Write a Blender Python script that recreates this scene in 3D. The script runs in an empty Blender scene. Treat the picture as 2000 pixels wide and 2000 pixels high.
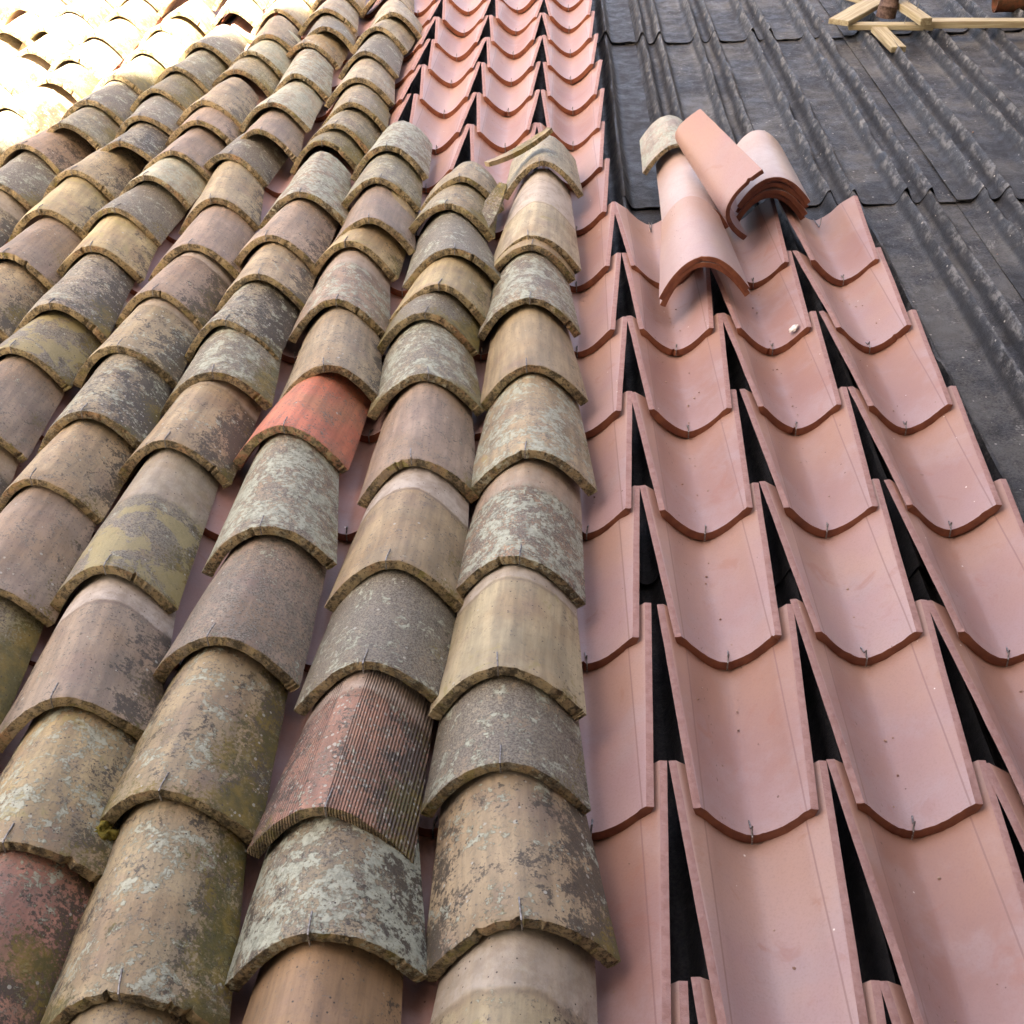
import bpy, bmesh, math, random
from math import sin, cos, pi, radians, sqrt, exp
from mathutils import Vector, Matrix, Euler, noise

S = bpy.context.scene
COL = S.collection
PITCH = radians(17)                        # slope of the roof
RW = Matrix.Rotation(PITCH, 4, 'X')        # roof frame (u across, v up the slope, n normal) -> world
p = .235; DV = .3582                       # column pitch, exposure of the new tiles

# ------------------------------------------------------------------ camera, sky, sun, exposure
th, ya, ro = .6453, -.0614, -.0494
fw = Vector((sin(ya)*cos(th), cos(ya)*cos(th), -sin(th)))
r_ = Vector((cos(ya), -sin(ya), 0)); u_ = r_.cross(fw)
rr = r_*cos(ro) + u_*sin(ro); uu = u_*cos(ro) - r_*sin(ro)
cam = bpy.data.cameras.new('camera'); cam.sensor_width = 36; cam.lens = 2300*36/2000
cam.clip_start = .02; cam.clip_end = 3000
camo = bpy.data.objects.new('camera', cam); COL.objects.link(camo)
M = Matrix.Identity(4)
for i in range(3):
    M[i][0] = rr[i]; M[i][1] = uu[i]; M[i][2] = -fw[i]
M[0][3], M[1][3], M[2][3] = -.0265, -1.1049, 1.4576
camo.matrix_world = RW @ M
S.camera = camo

def in_view(u, v, n, m=.015):
    # only tiles that the photo could show are built
    for y in (0, .15, .3, .45):
        for x in (-.11, 0, .11):
            d = Vector((u+x+.0265, v+y+1.1049, n-1.4576)); z = d.dot(fw)
            if z > .05 and abs(2300*d.dot(rr)/z) < 1000*(1+2*m) and abs(2300*d.dot(uu)/z) < 1000*(1+2*m): return True
    return False
# the shadow of the tall house below ends on the roof along A-B; the sun stands behind the camera
A = RW @ Vector((-1.92, 2.84, .10)); B = RW @ Vector((-1.165, 4.67, .10))
az = Vector((B.x-A.x, B.y-A.y, 0)).normalized()          # light travels this way over the ground
SUN_EL = radians(50)
sun_from = Vector((-az.x*cos(SUN_EL), -az.y*cos(SUN_EL), sin(SUN_EL)))
W = bpy.data.worlds.new('World'); S.world = W; W.use_nodes = True
nt = W.node_tree; bg = nt.nodes['Background']
sky = nt.nodes.new('ShaderNodeTexSky'); sky.sky_type = 'NISHITA'; sky.sun_disc = False
sky.sun_elevation = SUN_EL; sky.sun_rotation = math.atan2(sun_from.x, sun_from.y)
sky.air_density = 1.0; sky.dust_density = 4.0; sky.ozone_density = .6
nt.links.new(sky.outputs[0], bg.inputs[0]); bg.inputs[1].default_value = .06
L = bpy.data.lights.new('sun', 'SUN'); L.energy = 5; L.angle = radians(.5); L.color = (1, .98, .95)
lo = bpy.data.objects.new('sun', L); COL.objects.link(lo)
lo.rotation_euler = sun_from.to_track_quat('Z', 'Y').to_euler()
S.view_settings.view_transform = 'Standard'; S.view_settings.look = 'None'
S.view_settings.exposure = 3.95; S.view_settings.gamma = 1
S.view_settings.use_white_balance = True
S.view_settings.white_balance_temperature = 9000; S.view_settings.white_balance_tint = 19

# ------------------------------------------------------------------ material helpers
class NB:
    def __init__(s, name, rough=.85, spec=.3):
        s.m = bpy.data.materials.new(name); s.m.use_nodes = True; s.t = s.m.node_tree
        s.b = s.t.nodes['Principled BSDF']; s.b.inputs['Roughness'].default_value = rough
        s.b.inputs['Specular IOR Level'].default_value = spec
    def n(s, ty, **k):
        x = s.t.nodes.new(ty)
        for a, v in k.items(): setattr(x, a, v)
        return x
    def put(s, sock, v):
        if v is None: return
        if hasattr(v, 'is_linked'): s.t.links.new(v, sock)
        elif sock.type == 'RGBA' and len(v) == 3: sock.default_value = (*v, 1)
        else: sock.default_value = v
    def math(s, op, a, b=0., c=0., clamp=False):
        x = s.n('ShaderNodeMath', operation=op, use_clamp=clamp)
        for i, v in enumerate((a, b, c)): s.put(x.inputs[i], v)
        return x.outputs[0]
    def vec(s, op, a, b):
        x = s.n('ShaderNodeVectorMath', operation=op); s.put(x.inputs[0], a); s.put(x.inputs[1], b)
        return x.outputs[0]
    def noise(s, v, sc, det=4, rough=.55, dist=0.):
        x = s.n('ShaderNodeTexNoise'); s.put(x.inputs['Vector'], v); x.inputs['Scale'].default_value = sc
        x.inputs['Detail'].default_value = det; x.inputs['Roughness'].default_value = rough
        x.inputs['Distortion'].default_value = dist
        return x.outputs['Fac']
    def voro(s, v, sc):
        x = s.n('ShaderNodeTexVoronoi'); s.put(x.inputs['Vector'], v); x.inputs['Scale'].default_value = sc
        return x
    def step(s, f, a, b, hi=1., lo=0.):
        x = s.n('ShaderNodeMapRange', interpolation_type='SMOOTHSTEP'); s.put(x.inputs[0], f)
        for i, v in zip((1, 2, 3, 4), (a, b, lo, hi)): s.put(x.inputs[i], v)
        return x.outputs[0]
    def mix(s, f, a, b, mode='MIX'):
        x = s.n('ShaderNodeMix', data_type='RGBA', blend_type=mode)
        s.put(x.inputs[0], f); s.put(x.inputs[6], a); s.put(x.inputs[7], b)
        return x.outputs[2]
    def attr(s, name, out='Fac'):
        x = s.n('ShaderNodeAttribute', attribute_type='OBJECT', attribute_name=name)
        return x.outputs[out]
    def objco(s): return s.n('ShaderNodeTexCoord').outputs['Object']
    def seeded(s):
        r = s.n('ShaderNodeObjectInfo').outputs['Random']
        c = s.n('ShaderNodeCombineXYZ')
        for i, k in enumerate((37., 91., 53.)): s.put(c.inputs[i], s.math('MULTIPLY', r, k))
        return s.vec('ADD', s.objco(), c.outputs[0])
    def bump(s, h, strength=.5, dist=.002, nrm=None):
        x = s.n('ShaderNodeBump'); s.put(x.inputs['Height'], h)
        x.inputs['Strength'].default_value = strength; x.inputs['Distance'].default_value = dist
        if nrm: s.put(x.inputs['Normal'], nrm)
        return x.outputs[0]
    def done(s, col, nrm=None, rough=None):
        s.put(s.b.inputs['Base Color'], col)
        if nrm: s.put(s.b.inputs['Normal'], nrm)
        if rough: s.put(s.b.inputs['Roughness'], rough)
        return s.m

def old_tile_mat(edge=False):
    q = NB('old_tile_edge' if edge else 'old_tile', .56, .5)
    P = q.seeded(); O = q.objco()
    sx = q.n('ShaderNodeSeparateXYZ'); q.put(sx.inputs[0], O)
    nL = q.noise(P, 9, 4); nM = q.noise(P, 34, 5, .62); nF = q.noise(P, 170, 5, .72)
    nG = q.noise(q.vec('ADD', P, (5, 3, 8)), 19, 7, .70, .5)
    nH = q.noise(q.vec('ADD', P, (1, 13, 4)), 24, 6, .7, .4)
    nK = q.noise(q.vec('ADD', P, (7, 2, 1)), 75, 4, .7)
    streak = q.noise(q.vec('MULTIPLY', P, (60, 5, 60)), 1, 3, .6)
    base = q.mix(.25, q.attr('clay', 'Vector'), (.42, .385, .31))
    base = q.mix(1, base, (.87, .86, .83), 'MULTIPLY')
    c = q.mix(q.step(nL, .40, .66, .55), base, q.mix(1, base, (.55, .55, .55), 'MULTIPLY'))
    c = q.mix(q.step(q.noise(q.vec('ADD', P, (3, 9, 2)), 7, 3), .47, .7, .5), c, (.28, .185, .10))
    c = q.mix(q.step(q.noise(q.vec('ADD', P, (8, 1, 6)), 11, 4), .5, .72, .45), c, (.20, .14, .125))
    c = q.mix(1, c, q.mix(q.step(streak, .3, .7), (.78, .78, .78), (1.16, 1.14, 1.1)), 'MULTIPLY')
    c = q.mix(q.step(nK, .52, .75, .35), c, (.09, .075, .06))
    # pale band where the neighbour above used to cover it
    band = q.attr('band')
    ln = q.math('ADD', sx.outputs[1], q.math('MULTIPLY', q.math('SUBTRACT', nL, .5), .05))
    c = q.mix(q.math('MULTIPLY', q.step(ln, .245, .256), band), c, q.mix(q.step(nM, .35, .65), (.50, .46, .41), (.36, .31, .26)))
    c = q.mix(q.math('MULTIPLY', q.math('MULTIPLY', q.step(ln, .236, .245), q.step(ln, .252, .245)), q.math('MULTIPLY', band, .6)), c, (.16, .12, .10))
    # keep biology off that clean band
    off = q.math('SUBTRACT', 1, q.math('MULTIPLY', q.step(ln, .235, .262), q.math('MULTIPLY', q.math('MINIMUM', q.math('MULTIPLY', band, 3), 1), .85)))
    def layer(c, f, thr, amt, width, color, k=1.):
        t = q.math('SUBTRACT', thr, q.math('MULTIPLY', amt, .23))
        m = q.step(f, t, q.math('ADD', t, width))
        m = q.math('MULTIPLY', q.math('MULTIPLY', m, k), off)
        m = q.math('MULTIPLY', m, q.math('MINIMUM', q.math('MULTIPLY', amt, 8), 1))
        return q.mix(m, c, color), m
    fg = q.math('ADD', q.math('MULTIPLY', nF, .65), q.math('MULTIPLY', nM, .35))
    c, mg = layer(c, fg, .61, q.attr('grime'), .10, q.mix(q.step(q.noise(q.vec('ADD', P, (2, 2, 5)), 330, 3, .6), .42, .58), (.075, .068, .056), (.22, .208, .172)), .85)
    side = q.math('ADD', q.math('MULTIPLY', q.step(q.math('ABSOLUTE', sx.outputs[0]), .04, .115), .09), q.step(sx.outputs[0], .01, .10, .045))
    fd = q.math('ADD', q.math('ADD', q.math('MULTIPLY', nH, .6), q.math('MULTIPLY', nF, .4)), side)
    c, md = layer(c, fd, .70, q.attr('dark'), .06, (.050, .043, .035), .85)
    fl = q.math('ADD', q.math('MULTIPLY', nG, .68), q.math('MULTIPLY', nK, .32))
    lcol = q.mix(q.step(nK, .35, .65), (.25, .28, .22), (.43, .475, .385))
    fl = q.math('ADD', fl, q.math('MULTIPLY', q.math('SUBTRACT', nF, .5), .35))
    lcol = q.mix(q.step(nF, .44, .36, .9), lcol, (.07, .055, .045))
    c, ml = layer(c, fl, .685, q.attr('lichen'), .055, lcol, .85)
    fm = q.math('ADD', q.math('ADD', q.math('MULTIPLY', nL, .45), q.math('MULTIPLY', nF, .5)), side)
    fm = q.math('ADD', fm, q.step(sx.outputs[1], .05, .0, .06))
    c, mm = layer(c, fm, .70, q.attr('moss'), .07, q.mix(q.step(nM, .4, .65), (.105, .095, .022), (.24, .175, .03)), .8)
    fy = q.noise(q.vec('ADD', P, (4, 4, 9)), 13, 6, .7, .5)
    c, my = layer(c, fy, .70, q.attr('gold'), .05, (.32, .28, .13), .75)
    # small round pale crusts
    v = q.voro(q.vec('ADD', P, q.vec('MULTIPLY', q.n('ShaderNodeTexNoise').outputs['Color'], (.004, .004, .004))), 120)
    vr = q.n('ShaderNodeSeparateColor'); q.put(vr.inputs[0], v.outputs['Color'])
    rad = q.math('MULTIPLY', vr.outputs[0], .42)
    sp = q.math('MULTIPLY', q.math('LESS_THAN', v.outputs['Distance'], rad), q.math('GREATER_THAN', vr.outputs[1], q.math('SUBTRACT', q.math('ADD', 1.0, q.step(nM, .35, .65, -.03, .05)), q.math('MULTIPLY', q.math('MULTIPLY', q.attr('spots'), q.attr('spots')), .42))))
    c = q.mix(q.math('MULTIPLY', q.math('MULTIPLY', sp, off), .8), c, (.42, .43, .38))
    # black pin-prick dirt
    v2 = q.voro(P, 210); v2r = q.n('ShaderNodeSeparateColor'); q.put(v2r.inputs[0], v2.outputs['Color'])
    c = q.mix(q.math('MULTIPLY', q.math('LESS_THAN', v2.outputs['Distance'], .3), q.math('GREATER_THAN', v2r.outputs[0], .96)), c, (.07, .055, .045))
    if edge:
        e = q.mix(q.step(nM, .42, .62), (.35, .275, .155), (.19, .15, .09))
        e = q.mix(q.step(nL, .55, .70, .7), e, (.33, .175, .09))
        e = q.mix(q.step(fg, .47, .56, .85), e, (.045, .038, .022))
        e = q.mix(q.step(nK, .54, .64, .7), e, (.46, .38, .22))
        e = q.mix(q.step(q.math('ADD', nH, 0), .55, .66, .6), e, (.22, .20, .05))
        c = q.mix(q.math('MULTIPLY', q.step(nK, .50, .60, .6), q.math('ADD', .35, q.n('ShaderNodeObjectInfo').outputs['Random'])), e, c)
    # combed ribs on one half of the ribbed tile
    rib = q.math('SINE', q.math('MULTIPLY', sx.outputs[0], 2*pi/.0042))
    ribm = q.math('MULTIPLY', q.attr('ribs'), q.step(q.math('ABSOLUTE', q.math('ADD', sx.outputs[0], .018)), .018, .02))
    c = q.mix(q.math('MULTIPLY', q.math('MULTIPLY', ribm, q.step(rib, .1, .9)), .38), c, (.09, .05, .04))
    h = q.math('ADD', q.math('MULTIPLY', nF, .55), q.math('MULTIPLY', nM, .5))
    h = q.math('ADD', h, q.math('MULTIPLY', q.math('ADD', ml, sp), .35))
    h = q.math('ADD', h, q.math('MULTIPLY', q.math('MULTIPLY', rib, ribm), .5))
    return q.done(c, q.bump(h, .95 if edge else .8, .005 if edge else .0032))

def new_tile_mat(edge=False):
    q = NB('new_clay_edge_shaded' if edge else 'new_clay', .42, .5)
    P = q.seeded(); O = q.objco()
    r = q.n('ShaderNodeObjectInfo').outputs['Random']
    nL = q.noise(P, 6, 3); nM = q.noise(P, 30, 4); nF = q.noise(P, 260, 4, .7)
    if edge:
        c = q.mix(q.step(nM, .35, .65), (.17, .052, .028), (.25, .088, .045))  # red cut clay, darkened further to paint in the shade on lip faces
        c = q.mix(q.step(nF, .5, .7, .4), c, (.20, .07, .04))
    else:
        c = q.mix(q.step(nL, .35, .65), (.395, .255, .250), (.43, .29, .26))
        c = q.mix(q.step(r, 0, 1, .9), c, (.31, .165, .140))
        c = q.mix(q.step(q.noise(q.vec('ADD', P, (4, 4, 4)), 10, 5, .6), .45, .7, .55), c, (.37, .28, .28))
        c = q.mix(q.step(q.noise(q.vec('ADD', P, (9, 2, 7)), 14, 4, .6, 1.2), .58, .72, .45), c, (.33, .145, .11))
        c = q.mix(q.math('MULTIPLY', q.attr('dust'), q.step(nM, .2, .7, 1., .75)), c, (.58, .545, .53))  # painted paleness: bright sky on the loose tiles, put into the clay colour
        sy = q.n('ShaderNodeSeparateXYZ'); q.put(sy.inputs[0], O)
        yy = q.math('ADD', sy.outputs[1], q.math('MULTIPLY', q.math('SUBTRACT', nL, .5), .25))
        c = q.mix(q.step(yy, .16, .36, .45), c, (.42, .235, .150))
        c = q.mix(q.step(yy, .14, .0, .35), c, (.40, .29, .30))
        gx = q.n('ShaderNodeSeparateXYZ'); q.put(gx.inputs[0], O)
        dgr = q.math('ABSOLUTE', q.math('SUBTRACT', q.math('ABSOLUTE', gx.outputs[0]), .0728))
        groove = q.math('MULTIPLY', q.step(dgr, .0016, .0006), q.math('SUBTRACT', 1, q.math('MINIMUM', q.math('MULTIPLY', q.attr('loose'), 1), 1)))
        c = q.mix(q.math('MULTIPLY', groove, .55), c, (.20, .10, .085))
        # short black drag marks left by the extruder
        tk = q.noise(q.vec('MULTIPLY', P, (300, 90, 40)), 1, 2, .5)
        sx = q.n('ShaderNodeSeparateXYZ'); q.put(sx.inputs[0], O)
        strip = q.math('MULTIPLY', q.step(q.math('ABSOLUTE', q.math('ADD', sx.outputs[0], .047)), .012, .004), q.math('GREATER_THAN', r, .35))
        c = q.mix(q.math('MULTIPLY', q.step(tk, .67, .70, .75), strip), c, (.12, .06, .05))
        v = q.voro(P, 55); vr = q.n('ShaderNodeSeparateColor'); q.put(vr.inputs[0], v.outputs['Color'])
        dot = q.math('MULTIPLY', q.math('LESS_THAN', v.outputs['Distance'], q.math('MULTIPLY', vr.outputs[1], .12)), q.math('GREATER_THAN', vr.outputs[0], .86))
        c = q.mix(dot, c, q.mix(q.math('GREATER_THAN', vr.outputs[2], .6), (.16, .09, .07), (.75, .68, .62)))
        c = q.mix(q.step(nF, .45, .75, .3), c, (.24, .14, .12))
    return q.done(c, q.bump(q.math('ADD', nF, q.math('MULTIPLY', nM, .6)), .35, .0012))

def felt_mat():
    q = NB('bitumen_sheet', .5, .5)
    P = q.seeded()
    nL = q.noise(P, 3.5, 5, .62); nM = q.noise(P, 18, 6, .7, .4); nF = q.noise(P, 160, 5, .75)
    c = q.mix(q.step(nF, .40, .66), (.010, .010, .012), (.030, .029, .028))
    dust = q.math('ADD', q.math('MULTIPLY', nL, .6), q.math('MULTIPLY', nF, .4))
    fx = q.n('ShaderNodeSeparateXYZ'); q.put(fx.inputs[0], q.objco())
    frm = q.attr('bare')
    dusty = q.math('MULTIPLY', q.attr('dusty'), q.step(q.math('ADD', fx.outputs[0], q.math('MULTIPLY', q.math('SUBTRACT', nL, .5), .2)), q.math('SUBTRACT', frm, .03), q.math('ADD', frm, .05)))
    c = q.mix(q.math('MULTIPLY', q.step(dust, .44, .58, .75), dusty), c, (.115, .113, .102))
    sc = q.noise(q.vec('MULTIPLY', P, (14, 8, 14)), 1, 8, .78, 1.5)
    c = q.mix(q.step(q.math('ADD', q.math('MULTIPLY', sc, .75), q.math('MULTIPLY', nF, .25)), .575, .64, q.math('MULTIPLY', dusty, .8)), c, (.27, .27, .25))
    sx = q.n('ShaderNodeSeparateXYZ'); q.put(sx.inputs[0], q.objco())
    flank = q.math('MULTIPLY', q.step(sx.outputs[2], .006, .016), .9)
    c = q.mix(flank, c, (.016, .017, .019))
    ridge = q.step(sx.outputs[2], .022, .042)      # the crests are rubbed pale by feet
    rub = q.noise(q.vec('MULTIPLY', P, (55, 28, 30)), 1, 8, .78)
    c = q.mix(q.math('MULTIPLY', ridge, q.step(q.math('ADD', q.math('MULTIPLY', rub, .6), q.math('MULTIPLY', nM, .4)), .47, .60, q.math('MULTIPLY', dusty, .8))), c, (.20, .205, .20))
    v = q.voro(P, 60); vr = q.n('ShaderNodeSeparateColor'); q.put(vr.inputs[0], v.outputs['Color'])
    dot = q.math('MULTIPLY', q.math('LESS_THAN', v.outputs['Distance'], q.math('MULTIPLY', vr.outputs[1], .2)), q.math('MULTIPLY', q.math('GREATER_THAN', vr.outputs[0], .80), dusty))
    c = q.mix(dot, c, (.42, .40, .35))
    return q.done(c, q.bump(q.math('ADD', nF, q.math('MULTIPLY', nM, .7)), .8, .003), q.step(nM, .3, .7, .70, .36))

def wood_mat():
    q = NB('pine_board', .6, .3); P = q.seeded()
    g = q.noise(q.vec('MULTIPLY', P, (4, 90, 90)), 1, 4, .6, .5)
    c = q.mix(q.step(g, .35, .65), (.46, .41, .27), (.31, .25, .15))
    c = q.mix(q.step(q.noise(P, 9, 5), .5, .7, .5), c, (.40, .38, .30))
    return q.done(c, q.bump(g, .4, .002))

def simple(name, c1, c2, sc=30, rough=.8, metal=0., bump=.4):
    q = NB(name, rough); P = q.seeded(); f = q.noise(P, sc, 5, .65)
    q.b.inputs['Metallic'].default_value = metal
    return q.done(q.mix(q.step(f, .38, .64), c1, c2), q.bump(f, bump, .003))

MO, MOE = old_tile_mat(), old_tile_mat(True)
MN, MNE = new_tile_mat(), new_tile_mat(True)
MNR = simple('new_clay_rim_shaded', (.34, .20, .18), (.29, .155, .135), 70, .6, 0, .8)  # raw rim clay, toned darker to stand in for shading on the rims
MF = felt_mat(); MWD = wood_mat()
MBARK = simple('dark_post_wood', (.06, .035, .03), (.15, .10, .08), 60)
MRUST = simple('rusty_pipe', (.20, .07, .035), (.10, .055, .03), 50, .7, .2)
MWIRE = simple('galvanised_wire', (.30, .30, .30), (.12, .11, .10), 200, .45, .7, .1)
MPLAS = simple('lime_plaster', (.78, .74, .70), (.6, .56, .5), 90)
MCRUMB = simple('clay_crumb', (.40, .28, .22), (.20, .10, .07), 40)
MMOSS = simple('moss_cushion', (.13, .12, .025), (.26, .22, .05), 220, .95, 0, 1)
MWALL = simple('rendered_wall', (.12, .105, .09), (.16, .14, .115), 3, .9)
MDECK = simple('roof_boarding', (.03, .027, .025), (.05, .045, .04), 20, .95)
MGRND = simple('paving', (.16, .15, .13), (.22, .20, .17), 2, .95)
MSTEEL = simple('nail_steel', (.55, .55, .55), (.4, .4, .4), 100, .35, .9, .1)

# ------------------------------------------------------------------ object helpers
def link(name, me, parent=None, M=None, label=None, cat=None, group=None, kind=None):
    o = bpy.data.objects.new(name, me); COL.objects.link(o)
    if parent: o.parent = parent
    if M is not None:
        if parent: o.matrix_local = M
        else: o.matrix_world = RW @ M
    if label: o['label'] = label
    if cat: o['category'] = cat
    if group: o['group'] = group
    if kind: o['kind'] = kind
    return o
def mesh(name, V, F, mats, mi=None, smooth=True, sharp=35):
    me = bpy.data.meshes.new(name); me.from_pydata(V, [], F)
    for m in mats: me.materials.append(m)
    if mi: me.polygons.foreach_set('material_index', mi)
    if smooth:
        me.polygons.foreach_set('use_smooth', [True]*len(F)); me.set_sharp_from_angle(angle=radians(sharp))
    me.update(); return me
def T(u, v, n, yaw=0, pitch=0, roll=0):
    return Matrix.Translation((u, v, n)) @ Matrix.Rotation(yaw, 4, 'Z') @ Matrix.Rotation(pitch, 4, 'X') @ Matrix.Rotation(roll, 4, 'Y')
def tube(pts, r, mat, name='wire', seg=7):
    bm = bmesh.new(); rings = []
    for i, q in enumerate(pts):
        q = Vector(q); d = (Vector(pts[min(i+1, len(pts)-1)]) - Vector(pts[max(i-1, 0)])).normalized()
        a = d.cross(Vector((0.3, .2, 1))).normalized(); b = d.cross(a)
        rad = r[i] if isinstance(r, (list, tuple)) else r
        rings.append([bm.verts.new(q + rad*(cos(2*pi*k/seg)*a + sin(2*pi*k/seg)*b)) for k in range(seg)])
    for x, y in zip(rings, rings[1:]):
        for k in range(seg): bm.faces.new((x[k], x[(k+1) % seg], y[(k+1) % seg], y[k]))
    bm.faces.new(rings[0][::-1]); bm.faces.new(rings[-1])
    bmesh.ops.recalc_face_normals(bm, faces=bm.faces)
    me = bpy.data.meshes.new(name); bm.to_mesh(me); bm.free(); me.materials.append(mat)
    me.polygons.foreach_set('use_smooth', [True]*len(me.polygons)); me.set_sharp_from_angle(angle=radians(50)); return me
def nz(x, y, z): return noise.noise(Vector((x, y, z)))
def shell(name, outer, inner, ys, jit, mats, seed, rough=.0012, warp=.003, chips=0, round_=.0016):
    """a curved tile: outer(t,y), inner(t,y) -> (x,z) for t in -1..1; ys along the length, lip first."""
    nt_, nl = 91 if rough > .0005 else 41, len(ys)
    V, F, mi = [], [], []
    ts = [-1 + 2*i/(nt_-1) for i in range(nt_)]
    rr_ = random.Random(seed)
    chip = [(rr_.uniform(-.95, .95), rr_.uniform(.015, .045), rr_.uniform(.002, .0075)) for _ in range(chips)]
    def dy(t):
        e = jit*(.9*nz(t*3, seed*3.1, 0) + .5*nz(t*13, seed*1.7, 5) + .5*nz(t*31, seed, 9) + .35*nz(t*70, seed, 3))
        for c, w, d in chip: e += d*max(0, 1-abs(t-c)/w)
        return e
    def edgej(y): return jit*.5*nz(y*60, seed*2.3, 3) + jit*.4*nz(y*170, seed*2.3, 8)
    for side, f in ((0, outer), (1, inner)):
        for j, y in enumerate(ys):
            k = j/(nl-1)
            for i, t in enumerate(ts):
                x, z = f(t, y)
                yy = y + dy(t)*max(0, 1-y/.05) + jit*1.5*nz(t*7, seed*5, 7)*max(0, 1-(ys[-1]-y)/.05)
                if abs(t) > .97: z -= edgej(y); x += edgej(y)*.5*(1 if t > 0 else -1)
                wv = warp*nz(x*9+seed, yy*7, z*5)
                n = rough*(nz(x*60, yy*60, seed) + .5*nz(x*140, yy*140, seed+4))
                z += wv + (n if side == 0 else n*.5)
                if side == 0 and j == 0: z -= round_*.6; 
                V.append((x, yy, z))
    a = lambda s, j, i: s*nl*nt_ + j*nt_ + i
    for j in range(nl-1):
        for i in range(nt_-1):
            F.append((a(0, j, i), a(0, j, i+1), a(0, j+1, i+1), a(0, j+1, i))); mi.append(0)
            F.append((a(1, j, i), a(1, j+1, i), a(1, j+1, i+1), a(1, j, i+1))); mi.append(0)
    # lip face with a rounded middle loop
    base = len(V)
    for i in range(nt_):
        i_ = i
        o, n_ = Vector(V[a(0, 0, i)]), Vector(V[a(1, 0, i)])
        m = (o+n_)/2; m.y -= round_ + rough*1.6*nz(i*.9, seed, 2); V.append(tuple(m))
    for i in range(nt_-1):
        F.append((a(0, 0, i), base+i, base+i+1, a(0, 0, i+1))); mi.append(1)
        F.append((base+i, a(1, 0, i), a(1, 0, i+1), base+i+1)); mi.append(1)
        F.append((a(0, nl-1, i), a(0, nl-1, i+1), a(1, nl-1, i+1), a(1, nl-1, i))); mi.append(0)
    for j in range(nl-1):
        F.append((a(0, j, 0), a(0, j+1, 0), a(1, j+1, 0), a(1, j, 0))); mi.append(2)
        F.append((a(0, j, nt_-1), a(1, j, nt_-1), a(1, j+1, nt_-1), a(0, j+1, nt_-1))); mi.append(2)
    F.append((a(0, 0, 0), a(1, 0, 0), base)); mi.append(1)
    F.append((a(0, 0, nt_-1), base+nt_-1, a(1, 0, nt_-1))); mi.append(1)
    me = mesh(name, V, F, mats, mi, True, 42)
    bm = bmesh.new(); bm.from_mesh(me); bmesh.ops.recalc_face_normals(bm, faces=bm.faces); bm.to_mesh(me); bm.free()
    me.polygons.foreach_set('use_smooth', [True]*len(me.polygons)); me.set_sharp_from_angle(angle=radians(42))
    return me
def cover_mesh(seed, w0=.235, w1=.168, H0=.098, H1=.075, ln=.45, t=.0145, jit=.0022, rough=.0014, warp=.006, chips=2, mats=None, pw=1.9, name='cover_tile'):
    """convex tile, crest at z=0 along y, lip (wide end) at y=0"""
    def prof(tt, y, inset):
        k = y/.45; hw = (w0*(1-k) + w1*k)/2 - inset; H = H0*(1-k) + H1*k
        s = sin(tt*pi/2); x = hw*s
        return x, -(H-inset*.3)*abs(s)**pw - inset
    ys = [0, .003, .008, .016, .026, .04] + [.04 + (ln-.04)*(i+1)/14 for i in range(14)]
    if ln < .2: ys = [ln*i/9 for i in range(10)]
    return shell(name, lambda a, y: prof(a, y, 0), lambda a, y: prof(a, y, t), ys, jit, (mats or [MO, MOE, MO]), seed, rough, warp, chips)
def channel_mesh(seed, chips=1):
    """concave tile: inner bottom of the lip (narrow end) at the origin, cut rims, a crease along each flank"""
    t = .0165
    def prof(tt, y, out):
        k = y/.45; s = abs(tt); sg = 1 if tt > 0 else -1
        wi = .077 + .0285*k; hi = .056
        if s < .78:
            x = .0725*s/.78; z = hi*.96*(x/.0725)**1.65
            slope = hi*.96*1.65*(x/.0725)**.65/.0725
        else:
            q_ = (s-.78)/.22; x = (0 if out else .0012) + .0725 + (wi-.0725)*q_; z = hi*.96 + (.004 + .017*k)*q_; slope = 1.15
        if out:
            l = sqrt(1+slope*slope); x += t*slope/l; z -= t/l
            if s > .78: x = min(x, wi + .0165*1.0); z += .010*(s-.78)/.22
        return sg*x, z
    ys = [0, .004, .012] + [.012 + .438*(i+1)/12 for i in range(12)]
    return shell('channel_tile', lambda a, y: prof(a, y, 1), lambda a, y: prof(a, y, 0), ys, .0015, [MN, MNE, MNR], seed, .0004, .0025, chips, .001)

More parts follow.
